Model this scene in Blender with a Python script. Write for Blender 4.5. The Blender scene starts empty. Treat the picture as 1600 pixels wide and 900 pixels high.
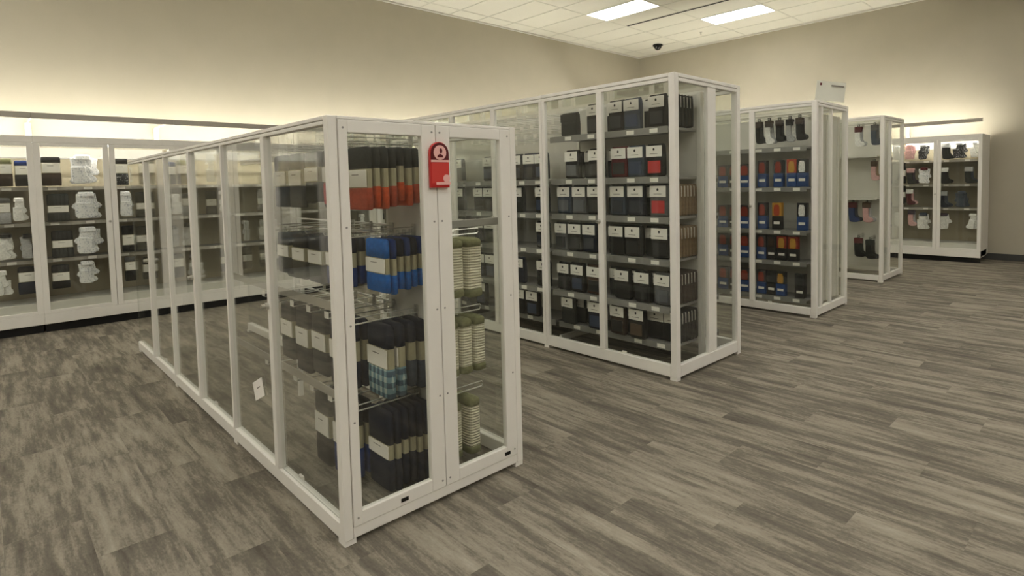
import bpy, bmesh, math, random
from mathutils import Matrix, Vector
random.seed(7)
S = bpy.context.scene
COL = S.collection
PI = math.pi

# ---------------------------------------------------------------- camera, world, exposure
CAM_H = 1.38
F_PX, CX, CY = 906.466, 867.488, 336.699
YAW, PITCH, ROLL = math.radians(45.168), math.radians(3.167), math.radians(-1.191)
fw = Vector((math.cos(YAW)*math.cos(PITCH), math.sin(YAW)*math.cos(PITCH), -math.sin(PITCH)))
rt = Vector((math.sin(YAW), -math.cos(YAW), 0)); up = rt.cross(fw)
rt2 = math.cos(ROLL)*rt + math.sin(ROLL)*up; up2 = -math.sin(ROLL)*rt + math.cos(ROLL)*up
cd = bpy.data.cameras.new('camera'); cam = bpy.data.objects.new('camera', cd); COL.objects.link(cam)
M3 = Matrix((rt2, up2, -fw)).transposed()
cam.matrix_world = Matrix.Translation((0, 0, CAM_H)) @ M3.to_4x4()
cd.sensor_fit = 'HORIZONTAL'; cd.sensor_width = 36; cd.lens = F_PX/1600*36
cd.shift_x = (800-CX)/1600; cd.shift_y = (CY-450)/1600
cd.clip_start = .02; cd.clip_end = 100
S.camera = cam
w = bpy.data.worlds.new('world'); S.world = w; w.use_nodes = True
w.node_tree.nodes['Background'].inputs[0].default_value = (.9, .86, .75, 1)
w.node_tree.nodes['Background'].inputs[1].default_value = .05
S.view_settings.view_transform = 'Standard'; S.view_settings.look = 'None'
S.view_settings.gamma = 1; S.view_settings.exposure = 0.75
S.view_settings.use_curve_mapping = False
S.cycles.transparent_max_bounces = 48
S.cycles.max_bounces = 10
S.cycles.diffuse_bounces = 5
LAMP = 7.6         # ceiling panels
STRIP = 48.0        # light strips behind the wall rails

# ---------------------------------------------------------------- materials
def srgb(r, g, b):
    f = lambda c: (c/255/12.92) if c/255 <= .04045 else ((c/255+.055)/1.055)**2.4
    return (f(r), f(g), f(b), 1)
class NT:
    def __init__(s, name):
        s.m = bpy.data.materials.new(name); s.m.use_nodes = True; s.t = s.m.node_tree; s.n = s.t.nodes
        s.b = s.n['Principled BSDF']; s.out = s.n['Material Output']
    def new(s, ty, **kw):
        n = s.n.new(ty)
        for k, v in kw.items(): setattr(n, k, v)
        return n
    def link(s, a, b): s.t.links.new(a, b)
    def val(s, sock, v): sock.default_value = v
MATS = {}
def mat(name, rgb, rough=.5, spec=.4, noise=0, nscale=40, bump=0, metal=0):
    if name in MATS: return MATS[name]
    t = NT(name); c = srgb(*rgb)
    t.b.inputs['Roughness'].default_value = rough; t.b.inputs['Specular IOR Level'].default_value = spec
    t.b.inputs['Metallic'].default_value = metal
    if noise or bump:
        tc = t.new('ShaderNodeTexCoord'); nz = t.new('ShaderNodeTexNoise'); nz.inputs['Scale'].default_value = nscale
        nz.inputs['Detail'].default_value = 3; t.link(tc.outputs['Object'], nz.inputs['Vector'])
        mr = t.new('ShaderNodeMapRange'); mr.inputs[1].default_value = .3; mr.inputs[2].default_value = .7
        mr.inputs[3].default_value = 1-noise; mr.inputs[4].default_value = 1+noise
        t.link(nz.outputs[0], mr.inputs[0])
        vm = t.new('ShaderNodeVectorMath', operation='SCALE'); vm.inputs[0].default_value = c[:3]
        t.link(mr.outputs[0], vm.inputs['Scale']); t.link(vm.outputs[0], t.b.inputs['Base Color'])
        if bump:
            bp = t.new('ShaderNodeBump'); bp.inputs['Strength'].default_value = bump; bp.inputs['Distance'].default_value = .004
            t.link(nz.outputs[0], bp.inputs['Height']); t.link(bp.outputs[0], t.b.inputs['Normal'])
    else:
        t.b.inputs['Base Color'].default_value = c
    MATS[name] = t.m; return t.m
def fabric(rgb, k=None):
    n = 'fabric_%d_%d_%d' % rgb
    return mat(n, rgb, .85, .2, .16, 60, .5)
def glass_mat(name, haze, tint=.975, refl=1.0):
    t = NT(name)
    tr = t.new('ShaderNodeBsdfTransparent'); tr.inputs[0].default_value = (tint*.99, tint, tint*.985, 1)
    gl = t.new('ShaderNodeBsdfGlossy'); gl.inputs['Roughness'].default_value = .03; gl.inputs[0].default_value = (1, 1, 1, 1)
    df = t.new('ShaderNodeBsdfDiffuse'); df.inputs[0].default_value = (.8, .8, .76, 1)
    lw = t.new('ShaderNodeLayerWeight'); lw.inputs[0].default_value = .5
    pw = t.new('ShaderNodeMath', operation='POWER'); pw.inputs[1].default_value = 5
    t.link(lw.outputs['Facing'], pw.inputs[0])
    ma = t.new('ShaderNodeMath', operation='MULTIPLY_ADD'); ma.inputs[1].default_value = .9*refl; ma.inputs[2].default_value = .035*refl
    t.link(pw.outputs[0], ma.inputs[0])
    m1 = t.new('ShaderNodeMixShader'); m1.inputs[0].default_value = haze
    t.link(tr.outputs[0], m1.inputs[1]); t.link(df.outputs[0], m1.inputs[2])
    m2 = t.new('ShaderNodeMixShader'); t.link(ma.outputs[0], m2.inputs[0])
    t.link(m1.outputs[0], m2.inputs[1]); t.link(gl.outputs[0], m2.inputs[2])
    t.link(m2.outputs[0], t.out.inputs[0]); t.n.remove(t.b)
    return t.m
def emit_mat(name, rgb, strength):
    t = NT(name); c = srgb(*rgb)
    t.b.inputs['Base Color'].default_value = (.8, .8, .8, 1)
    t.b.inputs['Emission Color'].default_value = c; t.b.inputs['Emission Strength'].default_value = strength
    return t.m
def lamp_mat():
    # diffuser panel of a ceiling light: brighter over rows of dots, as in a prismatic lens
    t = NT('ceiling_light_lens')
    t.b.inputs['Emission Color'].default_value = srgb(255, 251, 243); t.b.inputs['Emission Strength'].default_value = LAMP
    t.b.inputs['Roughness'].default_value = .4
    return t.m
def carpet_mat():
    t = NT('carpet_planks')
    geo = t.new('ShaderNodeNewGeometry'); oi = t.new('ShaderNodeObjectInfo')
    add = t.new('ShaderNodeMath', operation='ADD'); t.link(geo.outputs['Random Per Island'], add.inputs[0]); t.link(oi.outputs['Random'], add.inputs[1])
    off = t.new('ShaderNodeMath', operation='MULTIPLY'); off.inputs[1].default_value = 11.0; t.link(add.outputs[0], off.inputs[0])
    cx = t.new('ShaderNodeCombineXYZ'); t.link(off.outputs[0], cx.inputs[0]); t.link(off.outputs[0], cx.inputs[1])
    va = t.new('ShaderNodeVectorMath', operation='ADD'); t.link(geo.outputs['Position'], va.inputs[0]); t.link(cx.outputs[0], va.inputs[1])
    def layer(sx, sy, detail, rough=.6):
        mp = t.new('ShaderNodeMapping'); mp.inputs['Scale'].default_value = (sx, sy, 1); t.link(va.outputs[0], mp.inputs[0])
        nz = t.new('ShaderNodeTexNoise'); nz.inputs['Scale'].default_value = 1; nz.inputs['Detail'].default_value = detail
        nz.inputs['Roughness'].default_value = rough
        t.link(mp.outputs[0], nz.inputs['Vector']); return nz.outputs[0]
    a = layer(8.5, 1.2, 8, .72); b = layer(32, 2.4, 4); c = layer(110, 50, 2)
    def mix(p, q, k):
        m = t.new('ShaderNodeMix'); m.inputs[0].default_value = k; t.link(p, m.inputs[2]); t.link(q, m.inputs[3]); return m.outputs[0]
    s1 = mix(a, b, .24); s2 = mix(s1, c, .12)
    # tone of the whole plank
    pl = t.new('ShaderNodeMath', operation='FRACT'); t.link(off.outputs[0], pl.inputs[0])
    pm = t.new('ShaderNodeMath', operation='MULTIPLY_ADD'); pm.inputs[1].default_value = .036; pm.inputs[2].default_value = -.018; t.link(pl.outputs[0], pm.inputs[0])
    ad = t.new('ShaderNodeMath', operation='ADD'); t.link(s2, ad.inputs[0]); t.link(pm.outputs[0], ad.inputs[1])
    cr = t.new('ShaderNodeValToRGB'); t.link(ad.outputs[0], cr.inputs[0])
    e = cr.color_ramp.elements
    e[0].position = .37; e[0].color = srgb(90, 85, 77)
    e[1].position = .65; e[1].color = srgb(164, 157, 142)
    k = e.new(.475); k.color = srgb(114, 108, 97)
    k = e.new(.53); k.color = srgb(140, 133, 119)
    t.link(cr.outputs[0], t.b.inputs['Base Color']); t.b.inputs['Roughness'].default_value = .95; t.b.inputs['Specular IOR Level'].default_value = .1
    bp = t.new('ShaderNodeBump'); bp.inputs['Strength'].default_value = .5; bp.inputs['Distance'].default_value = .004
    t.link(s2, bp.inputs['Height']); t.link(bp.outputs[0], t.b.inputs['Normal'])
    return t.m
def plaid_mat():
    t = NT('plaid_fabric'); tc = t.new('ShaderNodeTexCoord'); sp = t.new('ShaderNodeSeparateXYZ'); t.link(tc.outputs['Object'], sp.inputs[0])
    def stripe(o, k):
        m = t.new('ShaderNodeMath', operation='MULTIPLY'); m.inputs[1].default_value = k; t.link(o, m.inputs[0])
        f = t.new('ShaderNodeMath', operation='FRACT'); t.link(m.outputs[0], f.inputs[0])
        g = t.new('ShaderNodeMath', operation='GREATER_THAN'); g.inputs[1].default_value = .5; t.link(f.outputs[0], g.inputs[0]); return g.outputs[0]
    a = t.new('ShaderNodeMath', operation='ADD'); t.link(stripe(sp.outputs[0], 26), a.inputs[0]); t.link(stripe(sp.outputs[2], 20), a.inputs[1])
    h = t.new('ShaderNodeMath', operation='MULTIPLY'); h.inputs[1].default_value = .5; t.link(a.outputs[0], h.inputs[0])
    cr = t.new('ShaderNodeValToRGB'); cr.color_ramp.interpolation = 'CONSTANT'; t.link(h.outputs[0], cr.inputs[0])
    e = cr.color_ramp.elements; e[0].color = srgb(60, 82, 98); e[1].position = .4; e[1].color = srgb(108, 138, 148); k = e.new(.8); k.color = srgb(176, 190, 186)
    t.link(cr.outputs[0], t.b.inputs['Base Color']); t.b.inputs['Roughness'].default_value = .9
    return t.m
def rib_mat(name, rgb, k=120, dark=.75):
    t = NT(name); tc = t.new('ShaderNodeTexCoord'); wv = t.new('ShaderNodeTexWave'); wv.bands_direction = 'Z'; wv.inputs['Scale'].default_value = k/6.28
    wv.inputs['Distortion'].default_value = 1.5; t.link(tc.outputs['Object'], wv.inputs['Vector'])
    c = srgb(*rgb)
    mx = t.new('ShaderNodeMix', data_type='RGBA'); mx.inputs[6].default_value = (c[0]*dark, c[1]*dark, c[2]*dark, 1); mx.inputs[7].default_value = c
    t.link(wv.outputs[1], mx.inputs[0]); t.link(mx.outputs[2], t.b.inputs['Base Color']); t.b.inputs['Roughness'].default_value = .9
    bp = t.new('ShaderNodeBump'); bp.inputs['Strength'].default_value = .8; bp.inputs['Distance'].default_value = .006
    t.link(wv.outputs[1], bp.inputs['Height']); t.link(bp.outputs[0], t.b.inputs['Normal'])
    return t.m
def speckle_mat(name, base, spots, k=55):
    t = NT(name); tc = t.new('ShaderNodeTexCoord'); nz = t.new('ShaderNodeTexNoise'); nz.inputs['Scale'].default_value = k; nz.inputs['Detail'].default_value = 1
    t.link(tc.outputs['Object'], nz.inputs['Vector'])
    cr = t.new('ShaderNodeValToRGB'); t.link(nz.outputs[0], cr.inputs[0]); e = cr.color_ramp.elements
    e[0].position = .34; e[0].color = srgb(*spots); e[1].position = .42; e[1].color = srgb(*base)
    t.link(cr.outputs[0], t.b.inputs['Base Color']); t.b.inputs['Roughness'].default_value = .9
    return t.m
WHITE = mat('white_powder_coat', (238, 235, 228), .42, .4, .02, 8)
WHITE2 = mat('white_laminate', (218, 215, 207), .5, .4, .03, 5)
GREYM = mat('grey_metal', (150, 148, 143), .4, .5, .05, 20)
SHELFG = mat('grey_shelf', (138, 136, 132), .45, .5, .05, 12)
CHROME = mat('brushed_chrome', (200, 198, 190), .3, .5, 0, 1, 0, .9)
RAILG = mat('rail_grey', (176, 170, 160), .45, .4, .03, 10)
BLACK = mat('black_plastic', (22, 22, 22), .45, .4)
SLOTM = mat('slot_dark', (28, 26, 22), .7, .2)
WALLP = mat('wall_paint', (180, 174, 157), .9, .15, .02, 3, .05)
BACKP = mat('beige_back_panel', (168, 158, 136), .75, .2, .04, 6)
CEILT = mat('ceiling_tile', (226, 224, 212), .95, .1, .04, 90, .3)
CEILG = mat('ceiling_grid', (212, 210, 198), .6, .3)
BASEB = mat('baseboard_rubber', (72, 72, 70), .6, .3, .05, 8)
PAPER = mat('label_paper', (246, 242, 235), .7, .2, .02, 30)
PAPERB = mat('band_paper', (172, 165, 138), .75, .2, .05, 30)
INK = mat('black_ink', (26, 24, 24), .6, .2)
GREYINK = mat('grey_ink', (120, 112, 104), .6, .2)
RED = mat('red_plastic', (196, 40, 40), .35, .5, .03, 20)
DRED = mat('dark_red_plastic', (92, 20, 26), .4, .4)
LRED = mat('light_red_panel', (208, 64, 58), .35, .5)
PINK = mat('pale_pink_print', (244, 190, 184), .5, .3)
GLASS = glass_mat('clear_pane', .004)
GLASSH = glass_mat('scuffed_pane', .006, .96, 1.25)
CLEARP = glass_mat('clear_plastic', .03, .97, 1.0)
LENS = lamp_mat()
STRIPM = emit_mat('light_strip_emitter', (255, 250, 236), STRIP)
INNERM = emit_mat('case_interior_light', (255, 252, 244), 24.0)
CARPET = carpet_mat()
PLAID = plaid_mat()
CREAM = rib_mat('cream_fluffy_knit', (232, 227, 204), 150, .92)
SPECK = speckle_mat('white_patterned_knit', (244, 243, 244), (196, 198, 206), 70)
SPECK2 = speckle_mat('black_patterned_knit', (38, 38, 42), (170, 170, 172))
BOXBLUE = mat('blue_box_print', (44, 74, 128), .4, .5, .15, 25)
BOXBLK = mat('black_box_print', (40, 38, 38), .4, .5, .15, 25)

# ---------------------------------------------------------------- mesh helpers
class MB:
    def __init__(s): s.v = []; s.f = []
    def box(s, x0, x1, y0, y1, z0, z1):
        n = len(s.v)
        s.v += [(x0,y0,z0),(x1,y0,z0),(x1,y1,z0),(x0,y1,z0),(x0,y0,z1),(x1,y0,z1),(x1,y1,z1),(x0,y1,z1)]
        s.f += [tuple(n+i for i in q) for q in ((0,3,2,1),(4,5,6,7),(0,1,5,4),(1,2,6,5),(2,3,7,6),(3,0,4,7))]
        return s
    def tube(s, pts, r, k=6):
        pts = [Vector(p) for p in pts]; n0 = len(s.v)
        for i, p in enumerate(pts):
            d = (pts[min(i+1, len(pts)-1)]-pts[max(i-1, 0)]).normalized()
            a = d.orthogonal().normalized() if abs(d.z) > .9 else Vector((0,0,1)).cross(d).normalized()
            b = d.cross(a)
            for j in range(k):
                q = p+a*(r*math.cos(2*PI*j/k))+b*(r*math.sin(2*PI*j/k)); s.v.append(tuple(q))
        for i in range(len(pts)-1):
            for j in range(k):
                s.f.append((n0+i*k+j, n0+i*k+(j+1)%k, n0+(i+1)*k+(j+1)%k, n0+(i+1)*k+j))
        s.f.append(tuple(n0+j for j in range(k))[::-1]); s.f.append(tuple(n0+(len(pts)-1)*k+j for j in range(k)))
        return s
    def rings(s, rings):
        n0 = len(s.v); k = len(rings[0])
        for r in rings: s.v += [tuple(p) for p in r]
        for i in range(len(rings)-1):
            for j in range(k):
                s.f.append((n0+i*k+j, n0+i*k+(j+1)%k, n0+(i+1)*k+(j+1)%k, n0+(i+1)*k+j))
        s.f.append(tuple(n0+j for j in range(k))[::-1]); s.f.append(tuple(n0+(len(rings)-1)*k+j for j in range(k)))
        return s
    def slab(s, levels, n=3.2, k=14):
        # pillow-like slab: levels (z, width_x, thick_y[, x_shift, y_shift])
        R = []
        for L in levels:
            z, wx, ty = L[:3]; dx = L[3] if len(L) > 3 else 0; dy = L[4] if len(L) > 4 else 0; r = []
            for j in range(k):
                a = 2*PI*j/k; c, q = math.cos(a), math.sin(a)
                r.append((dx+wx/2*math.copysign(abs(c)**(2/n), c), dy+ty/2*math.copysign(abs(q)**(2/n), q), z))
            R.append(r)
        return s.rings(R)
    def prism(s, poly, y0, y1, ch=0):
        # poly in XZ (counter-clockwise seen from -Y), extruded along y, with a chamfered rim
        c = [sum(p[i] for p in poly)/len(poly) for i in (0, 1)]
        ins = [(p[0]+(c[0]-p[0])*.12, p[1]+(c[1]-p[1])*.06) for p in poly]
        if ch:
            R = [[(p[0], y0, p[1]) for p in ins], [(p[0], y0+ch, p[1]) for p in poly], [(p[0], y1-ch, p[1]) for p in poly], [(p[0], y1, p[1]) for p in ins]]
        else: R = [[(p[0], y0, p[1]) for p in poly], [(p[0], y1, p[1]) for p in poly]]
        return s.rings(R)
    def mesh(s, name, bevel=0, smooth=False):
        m = bpy.data.meshes.new(name); m.from_pydata(s.v, [], s.f)
        bm = bmesh.new(); bm.from_mesh(m); bmesh.ops.recalc_face_normals(bm, faces=bm.faces)
        if bevel: bmesh.ops.bevel(bm, geom=list(bm.edges), offset=bevel, segments=1, affect='EDGES')
        bm.to_mesh(m); bm.free()
        if smooth:
            for p in m.polygons: p.use_smooth = True
        m.materials.append(None); return m
def obj(name, mesh, material, parent=None, loc=(0,0,0), rz=0, rx=0, ry=0):
    o = bpy.data.objects.new(name, mesh); COL.objects.link(o)
    o.material_slots[0].link = 'OBJECT'; o.material_slots[0].material = material
    o.parent = parent; o.location = loc; o.rotation_euler = (rx, ry, rz)
    return o
def B(name, material, parent, x0, x1, y0, y1, z0, z1, bevel=.002):
    return obj(name, MB().box(x0, x1, y0, y1, z0, z1).mesh(name, bevel), material, parent)
def empty(name, loc=(0,0,0), rz=0, rx=0, ry=0):
    o = bpy.data.objects.new(name, None); COL.objects.link(o); o.empty_display_size = .1
    o.location = loc; o.rotation_euler = (rx, ry, rz); return o
def tag(o, label, cat, group=None, kind=None):
    o['label'] = label; o['category'] = cat
    if group: o['group'] = group
    if kind: o['kind'] = kind
    return o
def struct(o): o['kind'] = 'structure'; return o
CACHE = {}
def cached(key, fn):
    if key not in CACHE: CACHE[key] = fn()
    return CACHE[key]

# ---------------------------------------------------------------- room shell
WX, WY, HC = 11.594, 8.66, 4.39
X0, Y0 = -6.0, -6.0
floor = struct(B('floor', BASEB, None, X0, WX, Y0, WY, -.12, -.012, 0))
struct(B('wall_left', WALLP, None, X0, WX+.15, WY, WY+.15, -.12, HC+.2, 0))
struct(B('wall_right', WALLP, None, WX, WX+.15, Y0, WY, -.12, HC+.2, 0))
struct(B('wall_back', WALLP, None, X0-.15, X0, Y0, WY, -.12, HC+.2, 0))
struct(B('wall_front', WALLP, None, X0, WX, Y0-.15, Y0, -.12, HC+.2, 0))
struct(B('baseboard_right', BASEB, None, WX-.012, WX, Y0, WY, 0, .105, .003))
struct(B('baseboard_left', BASEB, None, X0, WX-.012, WY-.012, WY, 0, .105, .003))
# carpet planks
PW, PL = .25, 1.0
planks = []
ix = 0
x = X0
while x < WX-.01:
    x1 = min(x+PW, WX); off = (ix*.37) % 1.0*PL; y = Y0-off
    while y < WY-.01:
        ya, yb = max(y, Y0), min(y+PL, WY)
        if yb-ya > .02: planks.append((x, x1, ya, yb))
        y += PL
    x = x1; ix += 1
def inview(px, py):
    d = Vector((px, py, 0))-Vector((0, 0, CAM_H)); z = d.dot(fw)
    if z < .3: return 0
    u = CX+F_PX*d.dot(rt2)/z; v = CY-F_PX*d.dot(up2)/z
    return 1/(z*z) if -150 < u < 1750 and v < 1050 else 0
planks.sort(key=lambda p: -inview((p[0]+p[1])/2, (p[2]+p[3])/2))
rest = MB()
for i, (xa, xb, ya, yb) in enumerate(planks):
    g = .0002
    if i < 300:
        wx, ly = round(xb-xa, 3), round(yb-ya, 3)
        m = cached(('plank', wx, ly), lambda: MB().box(-wx/2+g, wx/2-g, -ly/2+g, ly/2-g, -.0118, 0).mesh('carpet_plank'))
        obj('carpet_plank', m, CARPET, floor, ((xa+xb)/2, (ya+yb)/2, 0))
    else: rest.box(xa+g, xb-g, ya+g, yb-g, -.0118, 0)
r = obj('carpet_planks_beyond', rest.mesh('carpet_planks_beyond'), CARPET, floor); r['kind'] = 'stuff'
# ceiling: slab, tiles, grid
ceil = struct(B('ceiling', CEILG, None, X0, WX, Y0, WY, HC+.02, HC+.2, 0))
GX, GY, TX, TY = 7.90, 5.87, .61, 1.22
LIGHTS = [(7.90, 5.87), (9.73, 4.65)]
LIGHTS = LIGHTS[:2]+[(GX+TX*i, GY+TY*j) for i in (-21, -16, -11, -6, -1) for j in (-9, -7, -5, -3)]+[(GX+TX*i, GY+TY*j) for i in (-21, -16) for j in (-1, 1)]
lset = {(round((a-GX)/TX), round((b-GY)/TY)) for a, b in LIGHTS}
rest = MB(); tm = {}
for i in range(-23, 7):
    for j in range(-10, 3):
        if (i, j) in lset: continue
        xa, xb = max(GX+i*TX, X0), min(GX+(i+1)*TX, WX); ya, yb = max(GY+j*TY, Y0), min(GY+(j+1)*TY, WY)
        if xb-xa < .03 or yb-ya < .03: continue
        g = .011
        if i >= -13 and j >= -5:
            wx, ly = round(xb-xa, 3), round(yb-ya, 3)
            m = cached(('tile', wx, ly), lambda: MB().box(-wx/2+g, wx/2-g, -ly/2+g, ly/2-g, 0, .018).mesh('ceiling_tile', .003))
            obj('ceiling_tile', m, CEILT, ceil, ((xa+xb)/2, (ya+yb)/2, HC+.002))
        else: rest.box(xa+g, xb-g, ya+g, yb-g, HC+.002, HC+.02)
r = obj('ceiling_tiles_beyond', rest.mesh('ceiling_tiles_beyond'), CEILT, ceil); r['kind'] = 'stuff'
for i in range(-22, 7):
    xx = GX+i*TX
    if X0 < xx < WX: B('grid_runner', CEILG, ceil, xx-.012, xx+.012, Y0, WY, HC-.002, HC+.002, 0)
for j in range(-9, 3):
    yy = GY+j*TY
    if Y0 < yy < WY: B('grid_runner', CEILG, ceil, X0, WX, yy-.012, yy+.012, HC-.0015, HC+.0025, 0)
struct(B('trim_1', WHITE2, None, X0, WX, WY-.03, WY, HC-.03, HC-.003, .003))
struct(B('trim_2', WHITE2, None, WX-.03, WX, Y0, WY-.03, HC-.03, HC-.003, .003))
# ceiling lights
def lens_mesh():
    m = MB().box(.025, TX-.025, .025, TY-.025, -.004, .01); return m.mesh('lens', .002)
def ribs_mesh():
    m = MB()
    for k in range(1, 3): m.box(TX*k/3-.004, TX*k/3+.004, .025, TY-.025, -.008, -.004)
    return m.mesh('lens_rib')
for n, (a, b) in enumerate(LIGHTS):
    t = empty('ceiling_light', (a, b, HC))
    fm = cached('lframe', lambda: MB().box(.012, TX-.012, .012, .025, -.006, .018).box(.012, TX-.012, TY-.025, TY-.012, -.006, .018).box(.012, .025, .025, TY-.025, -.006, .018).box(TX-.025, TX-.012, .025, TY-.025, -.006, .018).mesh('frame'))
    obj('frame', fm, WHITE2, t); obj('lens', cached('lens', lens_mesh), LENS, t)
    obj('lens_divider', cached('lensrib', ribs_mesh), WHITE2, t)
    if n == 0: tag(t, 'lit rectangular ceiling light panel farther left, nearer the left wall', 'ceiling light', 'ceiling light panels')
    elif n == 1: tag(t, 'lit rectangular ceiling light panel on the right, nearer the right wall', 'ceiling light', 'ceiling light panels')
    else: tag(t, 'lit rectangular ceiling light panel overhead outside the picture', 'ceiling light', 'ceiling light panels')
t = empty('air_diffuser', (9.08, 4.4, HC))
B('frame', CEILG, t, -.045, -.03, 0, 2.65, -.006, -.002, 0); B('frame', CEILG, t, .03, .045, 0, 2.65, -.006, -.002, 0)
B('slot', SLOTM, t, -.03, .03, 0, 2.65, -.0045, -.0022, 0)
for k in range(3): B('divider', GREYM, t, -.03, .03, .6+.7*k, .612+.7*k, -.006, -.0046, 0)
tag(t, 'long dark linear slot air diffuser between the two ceiling lights', 'air vent')
t = empty('dome_camera', (10.83, 7.57, HC-.002))
obj('mount_ring', MB().rings([[(.11*math.cos(2*PI*j/20), .11*math.sin(2*PI*j/20), z) for j in range(20)] for z in (-.03, 0)]).mesh('mount_ring', .002), BLACK, t)
obj('dome', MB().rings([[(.085*math.cos(q)*math.cos(2*PI*j/20), .085*math.cos(q)*math.sin(2*PI*j/20), -.03-.085*math.sin(q)) for j in range(20)] for q in (0, .3, .6, .9, 1.2, 1.5)]).mesh('dome', 0, True), mat('dome_black', (12, 12, 12), .1, .6), t)
tag(t, 'black dome security camera on the ceiling near the room corner', 'security camera')
t = empty('ceiling_sprinkler', (10.6, 6.35, HC-.003))
obj('escutcheon', MB().rings([[(.03*s*math.cos(2*PI*j/12), .03*s*math.sin(2*PI*j/12), z) for j in range(12)] for s, z in ((.7, -.012), (1, 0))]).mesh('escutcheon'), WHITE2, t)
obj('deflector', MB().tube([(0, 0, -.012), (0, 0, -.04)], .006).rings([[(.016*math.cos(2*PI*j/10), .016*math.sin(2*PI*j/10), z) for j in range(10)] for z in (-.044, -.04)]).mesh('deflector'), CHROME, t)
tag(t, 'tiny ceiling sprinkler below the right-hand light panel', 'sprinkler')

# ---------------------------------------------------------------- free-standing display cases
def screw_mesh():
    return MB().rings([[(.0042*math.cos(2*PI*j/8), y, .0042*math.sin(2*PI*j/8)) for j in range(8)] for y in (-.002, 0)]).mesh('screw')
def lock(parent, x, y, z, sgn):
    # push lock standing off a stile; sgn = which way along x it faces
    m = cached('lock', lambda: MB().tube([(0, 0, 0), (-.014, 0, 0)], .016, 12).tube([(-.014, 0, 0), (-.03, 0, 0)], .011, 12).mesh('lock'))
    return obj('lock', m, CHROME, parent, (x, y, z), 0 if sgn < 0 else PI)
def framed_door(parent, x0, x1, y, z0, z1, sl, sr, top, bot, slot):
    d = B('door', WHITE, parent, x0, x0+sl, y, y+.03, z0, z1)
    # the door's frame: left stile is the door mesh itself, the other members join it
    m = MB().box(x0, x0+sl, y, y+.03, z0, z1).box(x1-sr, x1, y, y+.03, z0, z1).box(x0+sl, x1-sr, y+.0005, y+.0295, z1-top, z1).box(x0+sl, x1-sr, y+.0005, y+.0295, z0, z0+bot).mesh('door', .002)
    d.data = m; d.material_slots[0].link = 'OBJECT'; d.material_slots[0].material = WHITE
    B('glass_pane', GLASS, d, x0+sl+.0005, x1-sr-.0005, y+.012, y+.016, z0+bot+.0005, z1-top-.0005, 0)
    sm = cached('screw', screw_mesh)
    for zz in [z0+.03+(z1-z0-.06)*k/4 for k in range(5)]:
        obj('screw', sm, GREYM, d, (x0+.018, y, zz)); obj('screw', sm, GREYM, d, (x1-.018, y, zz))
    B('finger_slot', SLOTM, d, slot-.017, slot+.017, y-.001, y+.002, z0+.014, z0+.03, 0)
    return d
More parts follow.
